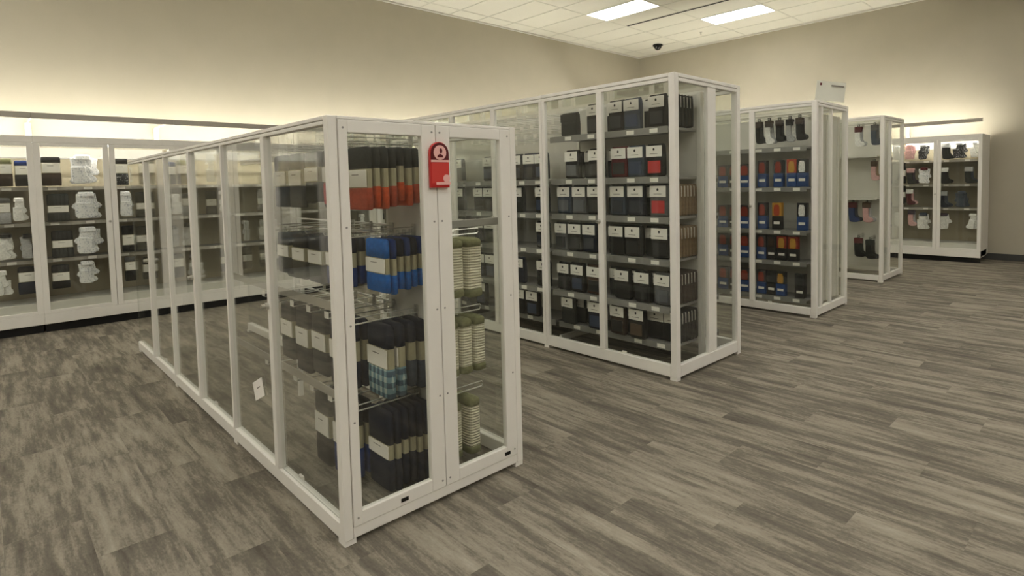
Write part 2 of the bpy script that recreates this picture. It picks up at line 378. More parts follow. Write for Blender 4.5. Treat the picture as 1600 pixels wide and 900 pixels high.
def glass_row(name, x0, x1, y0, n, pitch, h, end, label, glass, pw=.04, base=(.02, .10), top=.05, farpost=True, stile=.055):
    y1 = y0+n*pitch
    t = empty(name, (0, 0, 0)); t.location = (x0, y0, 0); X, Y = x1-x0, y1-y0
    bz0, bz1 = base
    # feet
    for fx in (.0, X-.05):
        for k in range(n+1):
            fy = min(max(k*pitch-.03, 0), Y-.06); B('foot', WHITE, t, fx+.002, fx+.048, fy+.002, fy+.058, 0, bz0, 0)
    # corner posts
    for fx in (0, X-pw):
        B('corner_post', WHITE, t, fx, fx+pw, 0, pw, bz0, h, .003)
        if farpost: B('corner_post', WHITE, t, fx, fx+pw, Y-pw, Y, bz0, h, .003)
        else: B('corner_post', CLEARP, t, fx+.01, fx+.024, Y-.014, Y, bz1, h-top, 0)
    for s, fx in ((-1, 0), (1, X)):
        inn = lambda d: (fx, fx+d) if s < 0 else (fx-d, fx)
        for k in range(n):
            ya, yb = k*pitch+(pw if k == 0 else .0), (k+1)*pitch-(pw if (k == n-1 and farpost) else .0)
            a, b = inn(.04)
            B('base_rail', WHITE, t, a, b, ya+.001, yb-.001, bz0, bz1, .003)
            a, b = inn(.035)
            B('top_rail', WHITE, t, a, b, ya+.001, yb-.001, h-top, h-top*.55, .002)
            a, b = inn(.045)
            B('top_rail', WHITE, t, a, b, ya+.001, yb-.001, h-top*.45, h, .002)
            a, b = (fx+.008, fx+.03) if s < 0 else (fx-.03, fx-.008)
            B('top_groove', RAILG, t, a, b, ya+.001, yb-.001, h-top*.55, h-top*.45, 0)
            # middle stile with its lock
            ms = k*pitch+pitch*.5+(.02 if k == 0 else 0)
            a, b = (fx-.006, fx+.03) if s < 0 else (fx-.03, fx+.006)
            st = B('door_stile', WHITE, t, a, b, ms-stile/2, ms+stile/2, bz1, h-top, .003)
            lock(st, fx+s*.006, ms+.012, h*.5+.03 if h > 2 else .845, s)
            # panes
            a, b = (fx+.012, fx+.016) if s < 0 else (fx-.016, fx-.012)
            p0 = ya if k == 0 else ya+.016
            p1 = yb if k == n-1 else yb-.016
            B('glass_pane', glass, t, a, b, p0, ms-stile/2, bz1, h-top, 0)
            B('glass_pane', glass, t, a, b, ms+stile/2, p1, bz1, h-top, 0)
            B('door_latch', PAPER, t, (fx+.031) if s < 0 else (fx-.043), (fx+.043) if s < 0 else (fx-.031), ms-.2, ms-.16, bz1-.012, bz1+.012, .002)
            if k > 0:
                a, b = (fx-.003, fx+.03) if s < 0 else (fx-.03, fx+.003)
                if h > 2:
                    B('module_post', WHITE, t, a, b, k*pitch-.034, k*pitch-.002, bz1, h-top, .002); B('module_post', WHITE, t, a, b, k*pitch+.002, k*pitch+.034, bz1, h-top, .002)
                else: B('module_post', WHITE, t, a, b, k*pitch-.011, k*pitch+.011, bz1, h-top, .002)
    # ends
    for e, fy in ((0, 0), (1, Y)):
        a, b = (fy, fy+.04) if e == 0 else (fy-.04, fy)
        if e == 1 and not farpost: continue
        zt = bz1 if end != 'doors' or e else .066
        B('base_rail', WHITE, t, pw+.001, X-pw-.001, a, b, bz0, zt, .003)
        if end == 'doors' and e == 0:
            B('top_rail', WHITE, t, pw+.001, X-pw-.001, a+.001, b-.004, h-.012, h, .002)
            framed_door(t, pw+.002, .463, a-.004, .067, h-.014, .036, .068, .048, .052, .26)
            framed_door(t, .466, X-pw-.002, a-.004, .067, h-.014, .069, .062, .048, .052, .815)
        else:
            B('top_rail', WHITE, t, pw+.001, X-pw-.001, a, b, h-top, h-top*.55, .002)
            B('top_rail', WHITE, t, pw+.001, X-pw-.001, a, b, h-top*.45, h, .002)
            posts = {'mid': [(.475, .60)], 'thin': [(.15, .20), (.46, .49)], 'open': [(.33, .38)], 'doors': [(.44, .48)]}[end]
            xs = [pw]
            for pa, pb in posts:
                B('mid_post', WHITE, t, pa*X, pb*X, a+.004, b-.004, bz1 if zt == bz1 else zt, h-top, .002); xs += [pa*X, pb*X]
            xs.append(X-pw)
            for i in range(0, len(xs), 2):
                B('glass_pane', glass, t, xs[i], xs[i+1], (a+b)/2-.002, (a+b)/2+.002, zt, h-top, 0)
    # clear top sheets
    for k in range(n): B('top_pane', GLASS, t, .046, X-.046, k*pitch+(.046 if k == 0 else .004), (k+1)*pitch-(.046 if k == n-1 else .004), h-.012, h-.008, 0)
    tag(t, label, 'display case', 'free-standing glazed display cases')
    return t
MOD = 1.29
AX0, AX1, AY, AH = .926, 1.842, 2.112, 1.65
BX0, BX1, BY, BH = 3.338, 4.246, 2.203, 2.107
CX0, CX1, CYY, CH = 5.777, 6.64, 2.205, 2.134
DX0, DX1, DY, DH = 8.29, 9.195, 2.321, 2.169
glass_row('display_case', AX0, AX1, AY, 3, 1.33, AH, 'doors', 'low white framed glazed display case nearest the camera with red call tag', GLASSH, .037, (.02, .085), .034, False, .042)
glass_row('display_case', BX0, BX1, BY, 3, 1.29, BH, 'mid', 'tall white framed glazed display case full of underwear packs, second row', GLASS, .05, (.022, .105), .055)
glass_row('display_case', CX0, CX1, CYY, 3, 1.29, CH, 'thin', 'tall white framed glazed display case with a sign card on top, third row', GLASS, .05, (.022, .095), .055)
glass_row('display_case', DX0, DX1, DY, 3, 1.29, DH, 'open', 'farthest free-standing glazed display case, nearly empty, before the right wall', GLASS, .045, (.022, .09), .055)

# ---------------------------------------------------------------- racks inside the cases
def hook_mesh(L, arm=True):
    # local: back at y=0, pointing to -y
    m = MB().tube([(0, 0, 0), (0, -L, 0), (0, -L-.006, .012)], .0035, 6)
    if arm: m.tube([(0, 0, .026), (0, -L-.004, .026), (0, -L-.006, .02)], .0028, 6)
    m.box(-.016, .016, 0, .004, -.02, .04)
    return m.mesh('hook')
def tagplate_mesh(): return MB().box(-.022, .022, -.0025, 0, -.016, .016).mesh('price_plate', .0008)
def hook(parent, x, y, z, L, facing, plate=True, m=None):
    rz = {-1: -PI/2, 1: PI/2, 0: 0}[facing]
    o = obj('hook', cached(('hook', L), lambda: hook_mesh(L)), m or CHROME, parent, (x, y, z), rz)
    if plate: obj('price_plate', cached('plate', tagplate_mesh), PAPER, o, (0, -L-.007, .018))
    return o
def rack(name, xc, y0, y1, z1, label, half=.02, mod=1.29):
    t = empty(name, (xc, y0, 0)); n = max(1, round((y1-y0)/mod)); d = (y1-y0)/n
    for k in range(n):
        B('back_panel', WHITE2, t, -half, half, k*d+.016, (k+1)*d-.016, .14, z1, .002)
    for k in range(n+1):
        B('upright', WHITE, t, -half-.006, half+.006, k*d-.015, k*d+.015, .0, z1+.02, .002)
        B('base_foot', WHITE, t, -.3, .3, k*d-.0145, k*d+.0145, .0, .05, .004)
    tag(t, label, 'display rack', 'racks inside the glass cases')
    return t
def shelf(t, s, xf, y0, y1, z, half, labels, m=None, th=.02, lip=.045):
    # shelf on side s (-1 left, +1 right) of rack t (local coords), front at |xf|
    a, b = (-xf, -half-.007) if s < 0 else (half+.007, xf)
    o = B('shelf', m or SHELFG, t, a, b, y0, y1, z-th, z, .002)
    f0, f1 = (-xf-.004, -xf) if s < 0 else (xf, xf+.004)
    B('price_strip', m or SHELFG, o, f0, f1, y0, y1, z-lip, z+.004, 0)
    for yy in labels:
        q0, q1 = (-xf-.006, -xf-.0041) if s < 0 else (xf+.0041, xf+.006)
        B('price_label', PAPER, o, q0, q1, yy-.035, yy+.035, z-.036, z-.006, 0)
    return o

# ---------------------------------------------------------------- merchandise builders (face local -y)
def hanger(parent, z, mt=None):
    m = cached('hanger', lambda: MB().box(-.016, -.006, -.0012, .0012, 0, .036).box(.006, .016, -.0012, .0012, 0, .036).box(-.006, .006, -.0012, .0012, 0, .010).box(-.006, .006, -.0012, .0012, .028, .036).mesh('hang_tab'))
    return obj('hang_tab', m, mt or BLACK, parent, (0, 0, z-.004))
FRZ = {-1: -PI/2, 1: PI/2, 0: 0}
def place(name, x, y, z, facing, tilt=0):
    e = empty(name, (x, y, z), FRZ[facing]+tilt); return e
def sock_pack(x, y, z, h, facing, up_m, low_m, label, group, w=.115, t=.036, band=.3, bandz=.5, front=True, tilt=0, name='sock_pack', hang=True):
    """folded socks hung in a paper band; z = lowest point"""
    if hang and w > .15:          # bottoms hang unevenly, tops stay on the hook
        cut = random.choice((0, .01, .02, .03)); z += cut; h = round(h-cut, 4)
    e = place(name, x, y, z, facing, tilt)
    kz = round(h, 3)
    lz = h*(bandz-band/2); uz = h*(bandz+band/2)
    lo = cached(('lo', kz, w, t, band, bandz), lambda: MB().slab([(0, w*.93, t*.7), (h*.02, w*1.0, t*.98), (lz*.6, w*1.03, t), (lz, w, t*.92)], 5).mesh('sock_lower', 0, True))
    hi = cached(('hi', kz, w, t, band, bandz), lambda: MB().slab([(uz, w, t*.92), (uz+(h-uz)*.5, w*1.0, t), (h*.97, w*.97, t*.92), (h, w*.85, t*.6)], 5).mesh('sock_upper', 0, True))
    bd = cached(('bd', kz, w, t, band, bandz), lambda: MB().slab([(lz, w*.98, t*.94), (uz, w*.98, t*.94)], 5, 18).mesh('paper_band'))
    obj('sock_lower', lo, low_m, e); obj('sock_upper', hi, up_m, e); b = obj('paper_band', bd, PAPERB, e)
    if front:
        lb = cached(('lb', kz, w, t), lambda: MB().box(-w*.46, w*.46, -t*.47-.0025, -t*.47+.002, lz+.004, uz-.004).mesh('front_label', .001))
        q = obj('front_label', lb, PAPER, b)
        k1 = cached(('tx', kz, w, t), lambda: MB().box(-w*.2, w*.12, -t*.47-.0032, -t*.47-.002, h*bandz+h*band*.18, h*bandz+h*band*.22).mesh('print_line'))
        obj('print_line', k1, GREYINK, b)
    if hang: hanger(e, h, CLEARP)
    tag(e, label, 'socks', group); return e
def brief_pack(x, y, z, facing, body_m, label, group, w=.152, h=.235, t=.06, patch=None, card_m=None, logo=True):
    e = place('underwear_pack', x, y, z, facing, random.uniform(-.05, .05) if t > .055 else 0)
    bm = cached(('bag', w, h, t), lambda: MB().slab([(0, w*.9, t*.55), (h*.04, w, t*.95), (h*.5, w*1.0, t), (h*.9, w*.99, t*.7), (h*.985, w*.96, t*.25), (h, w*.94, t*.12)], 4.5, 16).mesh('bag', 0, False))
    obj('bag', bm, body_m, e)
    cm = cached(('card', w, h, t), lambda: MB().box(-w*.46, w*.46, -t*.5-.004, -t*.5-.001, h*.6, h*.94).mesh('card', .001))
    c = obj('card', cm, card_m or PAPER, e)
    if logo:
        lg = cached(('logo', w, h, t), lambda: MB().slab([(h*.79, .012, .0016, 0, -t*.5-.0045), (h*.83, .018, .0016, 0, -t*.5-.0045), (h*.87, .008, .0016, 0, -t*.5-.0045)], 2, 8).mesh('logo'))
        obj('logo', lg, INK, c)
        tl = cached(('tline', w, h, t), lambda: MB().box(-w*.22, w*.22, -t*.5-.0047, -t*.5-.0038, h*.685, h*.70).mesh('print_line'))
        obj('print_line', tl, GREYINK, c)
    if patch:
        pm = cached(('patch', w, h, t), lambda: MB().box(-w*.36, w*.36, -t*.5-.003, -t*.5+.004, h*.1, h*.48).mesh('print_panel', .001))
        obj('print_panel', pm, patch, e)
    tag(e, label, 'underwear pack', group); return e
def box_pack(x, y, z, facing, low_m, top_m, pic_m, label, group, w=.125, h=.27, t=.06):
    e = place('boxed_pack', x, y, z, facing)
    obj('lower_box', cached(('bxl', w, h, t), lambda: MB().box(-w/2, w/2, -t/2, t/2, 0, h*.5).mesh('lower_box', .003)), low_m, e)
    obj('upper_box', cached(('bxu', w, h, t), lambda: MB().box(-w/2, w/2, -t/2, t/2, h*.5, h).mesh('upper_box', .003)), top_m, e)
    obj('picture', cached(('bxp', w, h, t), lambda: MB().slab([(h*.52, w*.5, .003, 0, -t/2-.001), (h*.62, w*.66, .003, 0, -t/2-.001), (h*.84, w*.6, .003, 0, -t/2-.001), (h*.93, w*.4, .003, 0, -t/2-.001)], 2.4, 12).mesh('picture')), pic_m, e)
    obj('white_print', cached(('bxw', w, h, t), lambda: MB().box(-w*.3, w*.34, -t/2-.002, -t/2+.001, h*.2, h*.3).mesh('white_print')), PAPER, e)
    tag(e, label, 'boxed pack', group); return e
SOCKP = [(-.036, .2), (-.036, .1), (-.03, .055), (-.028, .025), (-.01, .004), (.03, 0), (.075, .002), (.098, .016), (.1, .036), (.085, .052), (.055, .06), (.04, .078), (.036, .12), (.036, .2)]
BUNP = [(-.055, .2), (-.058, .1), (-.056, .03), (-.038, .002), (.03, 0), (.08, .01), (.095, .04), (.082, .072), (.062, .09), (.058, .2)]
def bun_mesh(sx, sz, th): return MB().prism([(p[0]*sx, p[1]*sz) for p in BUNP], -th/2, th/2, th*.3).mesh('sock', 0, False)
def sock_mesh(sx, sz, th): return MB().prism([(p[0]*sx, p[1]*sz) for p in SOCKP], -th/2, th/2, th*.3).mesh('sock', 0, False)
def sock_pair(x, y, z, facing, m1, m2, cardm, label, group, sx=1.0, sz=1.0, name='sock_pair', flip=False, hang=True):
    """two socks under a folded header card; z = lowest point of the toes"""
    e = place(name, x, y, z, facing)
    a = obj('sock', cached(('sk', sx, sz), lambda: sock_mesh(sx, sz, .024)), m1, e, (-.012*sx, -.014, 0), PI if flip else 0)
    b = obj('sock', cached(('sk', sx, sz), None), m2, e, (.018*sx, .014, .006), PI if flip else 0)
    cm = cached(('skc', sx, sz), lambda: MB().box(-.05*sx, .05*sx, -.03, .03, .17*sz, .235*sz).mesh('header_card', .004))
    obj('header_card', cm, cardm, e)
    if hang: hanger(e, .235*sz)
    tag(e, label, 'socks', group); return e
def sock_bundle(x, y, z, facing, m, label, group, n=5, h=.27, w=.2, spread=1.0, seed=0, top=None):
    """a hung cluster of several ankle socks fanned out under a clip"""
    rr = random.Random(seed); e = place('sock_bundle', x, y, z, facing)
    sm = cached(('bs', h, w), lambda: bun_mesh(w/.21, h*.56/.2, .02))
    for i in range(n):
        f = i/(n-1)-.5; lowr = i % 2 == 0
        o = obj('sock', sm, m, e, (f*w*.34*spread, -.036+.016*i, h*(.05 if lowr else .36)), 0 if rr.random() < .65 else PI, 0, rr.uniform(-.22, .22)*spread)
    obj('clip', cached(('clip', h, w), lambda: MB().slab([(h*.84, w*.62, .1), (h*.96, w*.6, .09), (h, w*.5, .06)], 5).mesh('clip')), top or m, e)
    tag(e, label, 'socks', group); return e

# ---------------------------------------------------------------- case 1: sock hooks
xa = 1.462; ya0 = AY+.1
RA = empty('sock_rack', (xa, ya0, 0))
B('back_panel', WHITE2, RA, -.02, .02, .016, .42, .14, 1.55, .002)
for k_, yy in enumerate((0, .436, 1.7)):
    B('upright', WHITE, RA, -.015, .015, yy-.012, yy+.012, 0, 1.57, .002)
    if k_ < 2: B('base_foot', GREYM, RA, -.12, .25, yy-.0115, yy+.0115, 0, .03, .004)
for zz in (.36, .47, .75, .80, 1.14, 1.19, 1.53): B('grid_wire', WHITE, RA, -.004, .004, .449, 1.687, zz-.004, zz+.004, 0)
tag(RA, 'white peg hook rack hung with banded socks inside the low nearest case', 'display rack', 'racks inside the glass cases')
xc = (AX0+AX1)/2
NAVY = fabric((30, 34, 48)); CHAR = fabric((46, 48, 46)); ORANGE = fabric((196, 78, 36)); BLUE = fabric((30, 98, 176)); DBLUE = fabric((28, 52, 108))
REDF = fabric((188, 48, 52)); GREYF = fabric((92, 92, 92)); BLKF = fabric((34, 33, 33)); BROWN = fabric((76, 54, 40)); OLIVE = fabric((126, 126, 92)); TAN = fabric((150, 128, 100)); WHT = fabric((236, 234, 230)); LGREY = fabric((172, 172, 172)); MAROON = fabric((90, 36, 40)); GOLD = fabric((186, 140, 60)); ORED = fabric((170, 72, 48)); RUST = fabric((142, 58, 44)); PINKF = fabric((214, 170, 168)); PLUM = fabric((66, 54, 66)); SLATE = fabric((64, 72, 84)); DBRN = fabric((58, 46, 38)); TANB = fabric((122, 102, 78))
ROWS = [(1.285, .27), (.905, .245), (.445, .325), (.012, .375)]     # lowest point, height, of the four left-hand rows
HOOKY = [2.385+.205*i for i in range(8)]
HL = .33
for r_, (zb, hh) in enumerate(ROWS):
    for i, hy in enumerate(HOOKY):
        if i > (4 if r_ < 2 else 5): continue
        hook(RA, -.028, hy-ya0, zb+hh+.016, HL, -1, plate=(r_ >= 2))
for zz in (.86, .465):
    B('label_rail', RAILG, RA, -.386, -.381, .06, 1.75, zz-.02, zz+.02, .001)
# near hooks, seen through the end door
fr = ['in front', 'second from front', 'third from front', 'fourth from front', 'fifth from front', 'sixth from front', 'last on its hook']
PWID = .19
for i in range(7):
    sock_pack(1.18+.0385*i, HOOKY[0]+random.uniform(-.002, .002), ROWS[0][0]+random.uniform(-.003, .003), ROWS[0][1], -1, CHAR, ORANGE if i % 3 else ORED, 'charcoal and orange sock pack, top row by the end door, %s' % fr[i], 'orange sock packs on the top end hook', w=PWID, front=(i == 0), tilt=random.uniform(-.02, .02), t=.032)
for i in range(6):
    sock_pack(1.25+.034*i, HOOKY[0]+random.uniform(-.002, .002), ROWS[1][0]+random.uniform(-.003, .003), ROWS[1][1], -1, BLUE if i == 0 else (DBLUE if i % 2 else NAVY), BLUE, 'bright blue sock pack, second row by the end door, %s' % fr[i], 'blue sock packs on the second end hook', w=PWID, front=(i == 0), tilt=random.uniform(-.02, .02), t=.028)
for i in range(4):
    sock_pack(1.25+.054*i, HOOKY[0], ROWS[2][0], ROWS[2][1], -1, NAVY, PLAID if i < 2 else SLATE, ['pale blue plaid sock pack in front on the third row by the end door', 'pale blue plaid sock pack second from front, third row by the end door', 'slate and navy sock pack third from front behind the plaid packs', 'slate and navy sock pack hanging last behind the plaid packs'][i], 'sock packs on the third end hook', w=PWID, front=(i < 2), t=.046, band=.28, bandz=.55)
for i in range(6):
    sock_pack(1.235+.037*i, HOOKY[0], ROWS[3][0], ROWS[3][1], -1, NAVY, NAVY, 'long navy sock pack, bottom row by the end door, %s' % fr[i], 'navy sock packs on the bottom end hook', w=PWID, front=(i == 0), t=.034, band=.19, bandz=.5)
# the hooks further along the left side
far = {0: {1: (CHAR, REDF), 2: (GREYF, CHAR), 3: (BLKF, GREYF), 4: (NAVY, SLATE)},
       1: {1: (NAVY, DBLUE), 2: (NAVY, CHAR), 3: (NAVY, BLKF), 4: (SLATE, NAVY)},
       2: {1: (NAVY, NAVY), 2: (CHAR, CHAR), 3: (BLKF, BLKF), 4: (CHAR, CHAR)},
       3: {1: (BLKF, DBLUE), 2: (CHAR, BLKF)}}
rown = ['top', 'second', 'third', 'bottom']
ordn = ['first', 'second', 'third', 'fourth', 'fifth', 'sixth', 'seventh', 'eighth']
for r_, dct in far.items():
    for i, (u_, l_) in dct.items():
        for q in range(3):
            cn = {REDF: 'red and charcoal', DBLUE: 'blue and dark', CHAR: 'charcoal', NAVY: 'navy', GREYF: 'grey and black', BLKF: 'black', SLATE: 'slate and navy'}[l_]
            sock_pack(1.155+.045*q, HOOKY[i], ROWS[r_][0], ROWS[r_][1], -1, u_, l_, '%s sock pack, low case left side, %s row, %s hook, %s' % (cn, rown[r_], ordn[i], fr[q]), 'sock packs along the left side of the low case', front=(q == 0), w=.165, t=.038, bandz=.55)
# cream fluffy socks on the right-hand side of the rack
RROWS = [(.83, .29), (.45, .28), (.05, .28)]
for r_, (zb, hh) in enumerate(RROWS):
    for i in range(4):
        hook(RA, .028, HOOKY[i]-ya0-.02, zb+hh+.016, .3, 1, plate=False)
    for i, xx in enumerate([(1.605, 1.715), (1.575, 1.655, 1.735), (1.58, 1.69)][r_]):
        sock_pack(xx, HOOKY[0]-.02, zb, hh, 1, OLIVE, OLIVE, 'cream fluffy sock pack with olive ends, right end door, %s row, %s along' % (['upper', 'middle', 'lower'][r_], ordn[i]), 'cream fluffy socks behind the right end door', w=.16, t=.1 if r_ == 0 else .075, band=.72, bandz=.5, front=False)
for o in list(COL.objects):
    if o.name.startswith('paper_band') and o.parent and 'cream fluffy' in o.parent.get('label', ''):
        o.material_slots[0].material = CREAM; o.name = 'fluffy_knit'
B('cross_bar', GREYM, RA, .016, .34, -.006, .006, 1.185, 1.22, .002)
# notices on the first case
def arch(w, h0, h1, k=14):
    r = w/2; return [(-r, h0), (r, h0)]+[(r*math.cos(PI*j/k), h1-r+r*math.sin(PI*j/k)) for j in range(k+1)]
t = empty('call_tag', (1.396, AY-.0045, 1.372)); HT = .193
obj('body', MB().prism(arch(.094, 0, HT), -.018, -.0005, .003).mesh('body'), RED, t)
obj('head_panel', MB().prism(arch(.088, .118, HT-.003), -.0195, -.0175).mesh('head_panel'), DRED, t)
ic = obj('icon_disc', MB().rings([[(.031*math.cos(2*PI*j/20), y, .148+.031*math.sin(2*PI*j/20)) for j in range(20)] for y in (-.0212, -.0192)]).mesh('icon_disc'), PINK, t)
obj('icon_figure', MB().slab([(.128, .03, .002, .0, -.0218), (.136, .026, .002, 0, -.0218), (.142, .008, .002, 0, -.0218)], 3, 10).slab([(.145, .006, .002, .004, -.0218), (.151, .013, .002, .004, -.0218), (.16, .013, .002, .004, -.0218), (.166, .006, .002, .004, -.0218)], 2, 10).mesh('icon_figure'), DRED, ic)
obj('white_band', MB().box(-.044, .044, -.0195, -.0175, .108, .117).mesh('white_band'), PINK, t)
obj('lower_panel', MB().box(-.041, .043, -.0193, -.0175, .02, .104).mesh('lower_panel'), LRED, t)
hd = obj('hand_print', MB().box(-.022, .05, -.0208, -.0188, .012, .024).mesh('hand_print', .0005), PINK, t)
obj('hand_print_thumb', MB().rings([[(.03+.017*math.cos(2*PI*j/14), y, .039+.017*math.sin(2*PI*j/14)) for j in range(14)] for y in (-.0208, -.0188)]).mesh('hand_print_thumb'), PINK, hd)
tag(t, 'red arched call-for-help tag with a round pale icon on the end frame', 'call tag')
t = empty('price_ticket', (AX0+.0095, 3.045, .395)); t.rotation_euler = (math.radians(-24), 0, 0)
obj('sheet', MB().box(-.0012, 0, -.075, .075, -.045, .045).mesh('sheet'), PAPER, t); obj('print_line', MB().box(-.0016, -.0011, -.03, .02, .005, .01).mesh('print_line'), GREYINK, t)
tag(t, 'small white paper ticket stuck crooked on the low case side glass', 'paper ticket')

# ---------------------------------------------------------------- case 2: underwear packs on shelves
RB = rack('underwear_rack', 3.86, BY+.12, BY+3*1.29-.08, 2.02, 'white centre panel rack with grey shelves inside the tall second case')
yb0 = BY+.12
SZ = [1.765, 1.411, 1.12, .812, .472, .185]
XF = .395
for k in range(3):
    for z in SZ:
        if k >= 1 and z == SZ[0]: continue
        a, b = k*1.223+.02, (k+1)*1.223-.02
        shelf(RB, -1, XF if z > .2 else .33, a, b, z, .02, [a+.12, a+.33, a+.72, a+.97])
        if z < 1.5: shelf(RB, 1, .29, a, b, z, .02, [a+.12, a+.7])
for i in range(9):
    for z in (1.78, 1.86, 1.95): hook(RB, -.028, 1.28+.13*i+(.04 if z == 1.86 else 0), z, .34, -1, True, WHITE)
bodyc = [CHAR, BLKF, NAVY, BLKF, BLKF, CHAR]
PATCH = [mat('print_black', (30, 30, 34), .4, .5), mat('print_navy', (32, 36, 52), .4, .5), mat('print_blue', (50, 62, 88), .4, .5), mat('print_red', (190, 48, 50), .4, .5), mat('print_grey', (96, 98, 104), .4, .5), mat('print_brown', (84, 66, 52), .4, .5)]
# module nearest the end: (y centre, body, patch, height factor) per shelf
N1 = {0: [(2.46, BLKF, 0, 'black'), (2.685, SLATE, 2, 'slate blue'), (2.838, BLKF, 0, 'dotted black'), (3.066, BLKF, 0, 'black'), (3.335, CHAR, None, 'plain charcoal')],
      1: [(2.482, BLKF, 3, 'red and black'), (2.655, SLATE, 2, 'blue grey'), (2.815, MAROON, 0, 'dark maroon'), (3.05, BLKF, 0, 'black'), (3.312, BLKF, 4, 'black with grey print')],
      2: [(2.453, GREYF, 3, 'grey with a red print'), (2.66, NAVY, 1, 'navy'), (2.83, SLATE, 1, 'slate'), (3.067, BLKF, 0, 'black'), (3.235, GREYF, 4, 'grey'), (3.41, SLATE, 4, 'slate grey')],
      3: [(2.445, BLKF, 0, 'black'), (2.69, BLKF, 0, 'black'), (2.85, BLKF, None, 'black'), (3.13, NAVY, 1, 'navy'), (3.292, BLKF, 0, 'black'), (3.45, GREYF, 0, 'grey and black')],
      4: [(2.427, GREYF, 4, 'pale grey'), (2.61, BLKF, 0, 'black'), (2.8, BLKF, None, 'black'), (3.09, BROWN, 0, 'brown'), (3.27, BLKF, 2, 'black with blue print'), (3.43, BLKF, 0, 'black')],
      5: [(2.664, BLKF, 5, 'black with brown print'), (2.85, DBRN, 0, 'dark brown'), (3.081, NAVY, 2, 'navy'), (3.39, CHAR, None, 'charcoal')]}
shn = ['top', 'second', 'third', 'fourth', 'fifth', 'bottom']
for r_, lst in N1.items():
    for j, (yy, bmt, pt, cn) in enumerate(lst):
        tall = r_ == 0 and j == 4
        brief_pack(3.52, yy, SZ[r_]+.0055, -1, bmt, '%s underwear pack, second case, %s shelf, %s from corner' % (cn, shn[r_], ordn[j]), 'underwear packs on the shelves of the second case', patch=PATCH[pt] if pt is not None else None, h=.19 if tall else .235, w=.19 if tall else .152, card_m=CHAR if tall else None, logo=not tall)
for r_ in range(6):
    for j, yy in enumerate((2.56, 2.755, 2.92, 3.17, 3.36)):
        if r_ == 0 and j > 2: continue
        brief_pack(3.61, yy, SZ[r_]+.0055, -1, BLKF if (r_+j) % 3 else CHAR, '%s underwear pack in the back layer, second case, %s shelf, %s along' % ('black' if (r_+j) % 3 else 'charcoal', shn[r_], ordn[j]), 'back layer of underwear packs in the second case', t=.05, h=.225, w=.17)
# queues seen through the end pane
QU = {0: (SLATE, 'slate grey', .30), 2: (TANB, 'tan brown', .255), 3: (TANB, 'tan brown', .255), 4: (DBRN, 'dark brown', .255), 5: (BLKF, 'black', .25)}
for r_, (mt, cn, hh) in QU.items():
    for q in range(6):
        if r_ == 0 and q == 5: continue
        brief_pack(3.60+.042*q, 2.405, SZ[r_]+.0055, -1, mt if r_ != 0 else CHAR, '%s underwear pack queued %s behind the corner pack, %s shelf' % (cn, ordn[q], shn[r_]), 'packs queued at the end of the second case', t=.034, h=.23)
# second and third modules
for k in (1, 2):
    for r_ in range(1, 6):
        cols = [.1, .25, .42, .66, .84, 1.0]
        for j, c in enumerate(cols):
            if random.random() < .12: continue
            mt = random.choice(bodyc)
            brief_pack(3.52, yb0+k*1.223+.04+c, SZ[r_]+.0055, -1, mt, 'dark underwear pack, %s bay of the second case, %s shelf, %s along' % (['middle', 'far'][k-1], shn[r_], ordn[j]), 'underwear packs in the %s bay' % ['middle', 'far'][k-1], patch=PATCH[random.randrange(3)] if random.random() < .5 else None)
for r_ in range(2, 6):
    for j, yy in enumerate((2.43, 2.62)):
        if r_ == 4 and j == 1: continue
        brief_pack(4.06, yy, SZ[r_]+.0055, 1, random.choice([SLATE, GREYF, CHAR]), 'grey underwear pack, far side of the second case, %s shelf, %s along' % (shn[r_], ordn[j]), 'packs on the far side of the second case', t=.05)

# ---------------------------------------------------------------- case 3: boxed packs
RC = rack('boxed_pack_rack', 6.22, CYY+.12, CYY+3*1.29-.08, 2.03, 'white centre panel rack with shelves inside the third case under the sign card')
yc0 = CYY+.12
CZ = [1.70, 1.29, .845, .525, .15]
for k in range(2):
    for z in CZ:
        a, b = k*1.223+.02, (k+1)*1.223-.02
        shelf(RC, -1, .33, a, b, z, .02, [a+.1, a+.3, a+.5, a+.8], SHELFG)
B('end_panel', WHITE2, RC, -.2, .4, -.034, -.016, .1, 2.03, .002)
B('end_strip', WHITE, RC, .02, .06, -.046, -.0345, .1, 2.03, .002)
B('end_strip', WHITE, RC, .34, .38, -.046, -.0345, .1, 2.03, .002)
for yy, zz, sz in ((2.75, 1.74, 1.05), (2.64, 1.76, .95), (2.53, 1.75, 1.0), (2.43, 1.76, .98), (2.86, 1.75, 1.0)): hook(RC, -.028, yy-yc0, zz+.235*sz+.016, .3, -1, False)
XC = 5.93
sock_pair(XC, 2.75, 1.74, -1, WHT, LGREY, DBRN, 'white sock pair under a dark card, top shelf of the third case', 'socks on the top shelf of the third case', .75, 1.05)
sock_pair(XC, 2.64, 1.76, -1, BLKF, BLKF, DBRN, 'black sock pair beside the white pair, top shelf of the third case', 'socks on the top shelf of the third case', .7, .95)
sock_pair(XC, 2.53, 1.75, -1, LGREY, WHT, BLKF, 'pale grey sock pair between black pairs, top shelf of the third case', 'socks on the top shelf of the third case', .7, 1.0)
sock_pair(XC, 2.43, 1.76, -1, BLKF, BLKF, DBRN, 'black sock pair next to the corner post, top shelf of the third case', 'socks on the top shelf of the third case', .7, .98)
sock_pair(XC, 2.86, 1.75, -1, BLKF, CHAR, DBRN, 'charcoal sock pair next to the door stile, top shelf of the third case', 'socks on the top shelf of the third case', .7, 1.0)
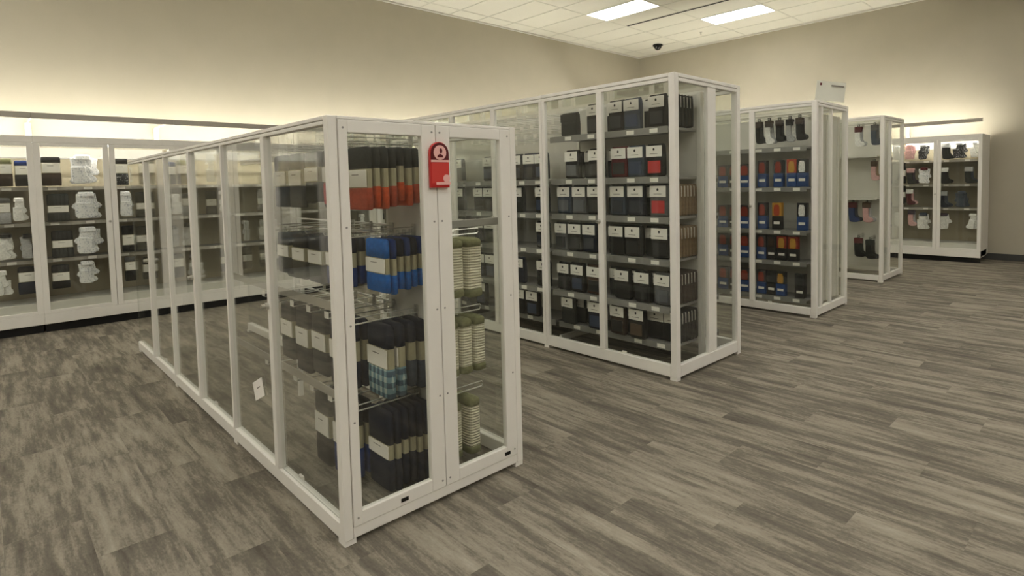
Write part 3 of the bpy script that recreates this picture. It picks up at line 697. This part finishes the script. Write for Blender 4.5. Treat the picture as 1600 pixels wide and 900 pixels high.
CP = {1: [(2.40, BOXBLUE, BOXBLK, WHT, 'blue and black'), (2.505, BOXBLUE, ORED, GOLD, 'blue and orange'), (2.645, BOXBLUE, BOXBLK, RUST, 'blue and black with red picture'), (2.82, BOXBLUE, BOXBLK, RUST, 'blue with red picture')],
      2: [(2.40, BOXBLUE, BOXBLK, WHT, 'blue and black'), (2.66, BOXBLK, GOLD, ORED, 'black and gold'), (2.82, BOXBLUE, BOXBLK, RUST, 'blue')],
      3: [(2.49, BOXBLK, RUST, GOLD, 'black and orange red'), (2.61, BOXBLK, RUST, GOLD, 'black and orange'), (2.72, BOXBLK, BOXBLK, DBRN, 'plain black'), (2.83, BOXBLUE, BOXBLK, RUST, 'blue')],
      4: [(2.42, BOXBLK, BOXBLK, CHAR, 'plain black'), (2.62, BOXBLUE, BOXBLK, GOLD, 'blue and black with gold picture'), (2.72, BOXBLK, BOXBLK, CHAR, 'black'), (2.83, BOXBLUE, BOXBLK, RUST, 'blue with red picture')]}
for r_, lst in CP.items():
    for j, (yy, lo, hi, pc, cn) in enumerate(lst):
        box_pack(XC+.005, yy, CZ[r_]+.0055, -1, lo, hi, pc, '%s boxed pack, third case, %s shelf, %s from corner' % (cn, shn[r_], ordn[j]), 'boxed packs in the third case', w=.1, h=.28 if r_ in (1, 2) else .25)
for r_ in range(1, 5):
    for j, yy in enumerate((3.02, 3.15, 3.28)):
        box_pack(XC+.005, yy, CZ[r_]+.0055, -1, BOXBLUE if j != 1 else BOXBLK, BOXBLK, RUST, 'blue boxed pack left of the third case lock stile, %s shelf, %s along' % (shn[r_], ordn[j]), 'boxed packs left of the third case stile', h=.25)
# sign card on case 3
t = empty('sign_card', (6.25, CYY+.06, CH)); t.rotation_euler = (0, math.radians(7), math.radians(-45))
B('card', PAPER, t, -.15, .15, -.002, .002, .032, .23, .001)
B('holder', CLEARP, t, -.155, .155, -.006, -.0025, .02, .235, .001)
B('base_clip', CLEARP, t, -.03, .03, -.03, .03, .004, .02, .002)
B('red_mark', DRED, t, -.118, -.1, -.0066, -.0061, .182, .208, 0)
B('print_line', GREYINK, t, .0, .13, -.0066, -.0061, .182, .196, 0)
tag(t, 'tilted white sign card in a clear holder standing on the third case', 'sign card')

# ---------------------------------------------------------------- case 4: a few socks
RD = rack('sparse_sock_rack', 8.74, DY+.1, DY+3*1.29-.08, 2.08, 'pale centre panel rack with few socks inside the farthest case')
yd0 = DY+.1
for z in (1.67, 1.10): 
    for k in range(2): shelf(RD, -1, .3, k*1.23+.02, (k+1)*1.23-.02, z, .02, [], WHITE2, .016, .03)
def dsock(y, z, m1, m2, card, lab, sx=.9, sz=1.0): 
    hook(RD, -.028, y-yd0, z+.235*sz+.016, .22, -1, False)
    return sock_pair(8.53, y, z, -1, m1, m2, card, lab, 'socks in the farthest case', sx, sz)
dsock(2.70, 1.79, WHT, LGREY, MAROON, 'white sock pair under a brown card in the farthest case, top', .9, 1.15)
dsock(2.50, 1.80, SLATE, GREYF, GREYF, 'grey sock pair next to the post in the farthest case, top', .9, 1.15)
dsock(2.50, 1.33, PINKF, TAN, BROWN, 'beige sock pair hanging alone on the second level of the farthest case', .8, 1.1)
dsock(2.765, .765, DBLUE, NAVY, MAROON, 'navy boot sock pair on the third level of the farthest case', 1.05, 1.15)
dsock(2.59, .765, PINKF, LGREY, BROWN, 'pale pink boot sock pair on the third level of the farthest case', 1.0, 1.15)
dsock(2.69, .29, BLKF, CHAR, MAROON, 'black sock pair with maroon card at the bottom of the farthest case, left', 1.05, 1.1)
dsock(2.545, .27, BLKF, BLKF, CHAR, 'black sock pair with charcoal card at the bottom of the farthest case, right', 1.05, 1.1)

# ---------------------------------------------------------------- perimeter cases along the two walls
def perimeter_case(loc, rz, W, D, shelves, first_side, last_side, label, group, hz=1.95, railz=2.176):
    t = empty('perimeter_case', loc, rz)
    B('kick', BLACK, t, 0.01, W-.01, .05, .09, 0, .085, 0)
    B('base', WHITE, t, 0, W, 0, .5, .085, .19, .004)
    B('deck', WHITE2, t, .004, W-.004, .032, .49, .1905, .30, .004)
    B('back_panel', BACKP, t, .004, W-.004, .49, .51, .19, hz-.08, 0)
    if first_side: B('side_panel', WHITE, t, 0, .02, .031, D-.02, .19, hz, .002)
    if last_side: B('side_panel', WHITE, t, W-.02, W, .031, D-.02, .10, hz, .002)
    hd = B('header', WHITE, t, 0, W, 0, .05, hz-.065, hz, .003)
    rl = B('rail', RAILG, t, 0, W, -.03, -.005, railz-.058, railz, .004)
    B('bracket', WHITE, t, .018, .03, -.004, D-.002, railz-.015, railz-.003, 0)
    B('bracket_post', WHITE, t, .0, .05, D-.06, D-.03, hz-.03, railz-.0155, 0)
    B('interior_light', INNERM, t, .03, W-.03, .056, .07, hz-.085, hz-.072, 0)
    B('light_holder', WHITE2, t, .02, W-.02, .0515, .074, hz-.0715, hz-.062, 0)
    B('upper_liner', WHITE2, t, .022, W-.022, .478, .489, hz-.2, hz-.085, 0)
    B('strip_bar', WHITE2, t, .0, W, D-.43, D-.38, hz-.05, hz-.03, 0)
    st = B('light_strip', STRIPM, t, .02, W-.02, D-.42, D-.39, hz-.0295, hz-.012, 0)
    # doors with stiles and panes
    for a, b, side in ((0, W/2-.002, 0), (W/2+.002, W, 1)):
        s = .05
        m = MB().box(a, a+s, 0, .03, .1905, hz-.066).box(b-s, b, 0, .03, .1905, hz-.066).box(a+s, b-s, 0, .03, hz-.10, hz-.066).box(a+s, b-s, 0, .03, .1905, .2205).mesh('door', .002)
        d = obj('door', m, WHITE, t)
        B('glass_pane', GLASS, d, a+s+.001, b-s-.001, .012, .016, .221, hz-.101, 0)
        if side == 0: obj('lock', cached('plock', lambda: MB().tube([(0, 0, 0), (0, -.012, 0)], .012, 10).tube([(0, -.012, 0), (0, -.02, 0)], .008, 10).mesh('lock')), CHROME, d, (b-.02, 0, 1.08))
    for z in shelves:
        sh = B('shelf', GREYM, t, .022, W-.022, .12, .489, z-.015, z, .002)
        B('price_strip', RAILG, sh, .022, W-.022, .112, .12, z-.03, z+.006, 0)
        for k in range(4): B('price_label', PAPER, sh, .1+.28*k, .17+.28*k, .109, .112, z-.026, z+.002, 0)
    B('hang_bar', GREYM, t, .022, W-.022, .24, .248, hz-.21, hz-.2, 0)
    tag(t, label, 'display case', group)
    return t
LW, LY, LX = 1.18, 7.626, .41
LS = [1.445, 1.09, .72]
for k in range(-2, 9):
    xk = LX+LW*k
    if xk+LW > WX-.64: break
    perimeter_case((xk, LY, 0), 0, LW, WY-LY, LS, k == -2, False, {-1: 'white perimeter display case at the left picture edge, against the left wall', 0: 'white perimeter display case on the left wall with speckled white sock bundles'}.get(k, '%s white perimeter display case counted along the left wall from the picture edge' % {1: 'third', 2: 'fourth', 3: 'fifth', 4: 'sixth', 5: 'seventh', 6: 'eighth', 7: 'ninth', 8: 'tenth'}[k] if k > 0 else 'white perimeter display case beyond the left picture edge'), 'perimeter cases on the left wall')
EW, EX = 1.18, 10.95
ES = [1.62, 1.23, .85]
EY = 1.70
for k in range(0, 5):
    yk = EY+EW*(k+1)
    perimeter_case((EX, yk, 0), -PI/2, EW, WX-EX, ES, False, k == 0, 'white perimeter display case at the end of the right wall, stocked with socks' if k == 0 else 'white perimeter display case on the right wall, %s from its open end' % ordn[k] if k > 1 else 'white perimeter display case on the right wall just behind the farthest case', 'perimeter cases on the right wall', 2.01, 2.245)
# merchandise on the left wall; z = lowest point
gy = LY+.09+.03
GL = 'socks in the left wall cases'
def lpack(x, z, h, u_, l_, lab, w=.13, **kw): return sock_pack(x, LY+.085, z, h, 0, u_, l_, lab, GL, w=w, t=.045, hang=False, band=kw.get('band', .36), bandz=kw.get('bandz', .62))
lpack(.19, 1.46, .27, OLIVE, DBRN, 'dark olive sock pack at the left picture edge, top row', .13)
lpack(.335, 1.46, .25, DBLUE, BLKF, 'blue topped black sock pack, top row next to the white stile')
sock_bundle(.285, LY+.085, 1.11, 0, WHT, 'small white sock bundle in the second row of the left picture edge case', GL, 3, .24, .12, .8, 3)
lpack(.16, 1.10, .25, GREYF, LGREY, 'grey sock pack at the left picture edge, second row', .13)
sock_bundle(.17, LY+.085, .74, 0, WHT, 'white sock bundle at the left picture edge, third row', GL, 4, .27, .15, .9, 4, BLKF)
sock_bundle(.33, LY+.085, .74, 0, LGREY, 'pale grey sock bundle in the third row next to the white stile', GL, 3, .25, .13, .9, 5, BLKF)
sock_bundle(.125, LY+.085, .40, 0, WHT, 'white sock bundle at the left picture edge, bottom row', GL, 3, .25, .13, .9, 6)
lpack(.32, .40, .27, BLKF, NAVY, 'black sock pack in the bottom row next to the white stile', .16)
lpack(.54, 1.46, .29, BLKF, DBRN, 'black and dark brown sock pack with white band, top row by the stile', .15)
lpack(.575, 1.10, .28, CHAR, CHAR, 'charcoal sock pack with white band, second row by the stile', .17, band=.25, bandz=.45)
lpack(.59, .735, .27, BLKF, CHAR, 'charcoal sock pack with white band, third row by the stile', .17, band=.28, bandz=.5)
lpack(.56, .42, .24, BLKF, BLKF, 'black sock pack with white band, bottom row by the stile', .14, band=.36, bandz=.5)
for j, (xx, z, h) in enumerate([(.79, 1.465, .31), (.80, 1.105, .29), (.795, .74, .29), (.775, .435, .24)]):
    sock_bundle(xx, LY+.095, z, 0, SPECK, 'speckled white sock bundle, %s of the four in the left wall column' % ['topmost', 'second', 'third', 'lowest'][j], 'speckled white sock bundles on the left wall', 6 if j < 3 else 4, h, .22 if j < 3 else .17, 1.0, 10+j)
lpack(1.11, 1.46, .28, BLKF, SPECK2, 'black sock pack with white band, top row right of the lock stile', .12)
sock_bundle(1.13, LY+.085, 1.11, 0, SPECK, 'speckled white sock bundle right of the lock stile, second row', GL, 4, .28, .14, .8, 21)
lpack(1.145, .74, .28, BLKF, BLKF, 'black sock pack with white band, third row right of the lock stile', .13, band=.4, bandz=.45)
lpack(1.15, .42, .26, GREYF, BLKF, 'grey and black sock pack with white band, bottom row right of the lock stile', .12, band=.36)
for k in range(1, 4):
    for r_, z in enumerate((1.46, 1.105, .735, .41)):
        for j, dx in enumerate((.16, .36, .48, .72, .92, 1.05)):
            if random.random() < .35: continue
            xx = LX+LW*k+dx
            if random.random() < .4: sock_bundle(xx, LY+.085, z+.01, 0, random.choice([WHT, LGREY, SPECK]), 'pale sock bundle, left wall, %s bay, %s row, %s from its left' % (ordn[k+1], rown[r_], ordn[j]), 'pale bundles seen through the low case', 3, .26, .1, .8, k*50+r_*7+j)
            else: sock_pack(xx, LY+.085, z, .27, 0, random.choice([BLKF, CHAR, GREYF]), random.choice([BLKF, CHAR, DBRN, NAVY]), 'dark sock pack, left wall, %s bay, %s row, %s from its left' % (ordn[k+1], rown[r_], ordn[j]), 'dark packs seen through the low case', w=.11, t=.045, hang=False)
# merchandise on the right wall
GE = 'socks in the right wall case'
ex = EX+.085
def epair(y, z, m1, m2, cm, lab, sx=1.1, sz=1.1, **kw): return sock_pair(ex, y, z, -1, m1, m2, cm, lab, GE, sx, sz, hang=False, **kw)
def ebun(y, z, m, lab, n, h, wd, seed, top=None): return sock_bundle(ex+.01, y, z, -1, m, lab, GE, n, h, wd, .9, seed, top)
ebun(1.80, 1.64, WHT, 'small white sock bundle on the top shelf at the right end', 3, .25, .12, 31, LGREY)
ebun(2.005, 1.635, SPECK2, 'black and white sock bundle in the middle of the right pane, top shelf', 4, .26, .18, 32, LGREY)
epair(2.19, 1.635, BLKF, CHAR, LGREY, 'black sock pair with pale card on the top shelf beside the door stile')
ebun(2.50, 1.635, SPECK2, 'dark speckled sock bundle left of the door stile, top shelf', 4, .26, .16, 33, LGREY)
ebun(2.69, 1.64, PINKF, 'pale pink sock bundle on the top shelf at the left of the right wall case', 4, .27, .17, 34, PINKF)
epair(1.88, 1.245, CHAR, SLATE, LGREY, 'slate sock pair with pale card on the second shelf at the right end')
epair(2.21, 1.245, BLKF, BLKF, WHT, 'black sock pair with white card on the second shelf beside the door stile')
ebun(2.49, 1.245, SPECK, 'cream toed sock bundle left of the door stile, second shelf', 4, .27, .16, 35, MAROON)
epair(2.68, 1.245, BLKF, PLUM, PINKF, 'dark plum sock pair with pink card on the second shelf, left')
ebun(1.97, .865, SLATE, 'dark slate sock bundle in the middle of the right pane, third shelf', 5, .26, .17, 36, SLATE)
epair(2.215, .865, NAVY, SLATE, LGREY, 'navy sock pair with grey card on the third shelf beside the door stile')
epair(2.69, .90, MAROON, PINKF, WHT, 'maroon and white sock pair on the third shelf, left', 1.0, 1.1)
ebun(1.82, .52, WHT, 'white ankle sock bundle low at the right end', 3, .25, .15, 37, WHT)
ebun(2.21, .50, WHT, 'white footed sock bundle low beside the door stile', 4, .27, .2, 38, PLUM)
ebun(2.49, .49, WHT, 'white sock bundle with grey tops, lowest row left of the stile', 4, .28, .18, 39, SLATE)
epair(2.66, .55, PINKF, LGREY, PLUM, 'pale lilac sock pair at the lowest row, left', 1.0, 1.1)
sock_pack(ex, 2.80, .92, .30, -1, BLKF, BLKF, 'long black hosiery pack, lower of two, behind the farthest case', GE, hang=False, w=.1, t=.04)
sock_pack(ex, 2.80, 1.26, .34, -1, BLKF, BLKF, 'long black hosiery pack, upper of two, behind the farthest case', GE, hang=False, w=.1, t=.04)
for k in (1,):
    for r_, z in enumerate((1.64, 1.25, .87, .5)):
        for j, dy in enumerate((.2, .42, .75, .98)):
            epair(EY+EW*k+dy, z, random.choice([BLKF, CHAR, PINKF, MAROON, LGREY]), random.choice([BLKF, CHAR, WHT]), random.choice([LGREY, PINKF]), 'sock pair on the right wall behind the farthest case, %s row, %s along' % (rown[r_], ordn[j]))
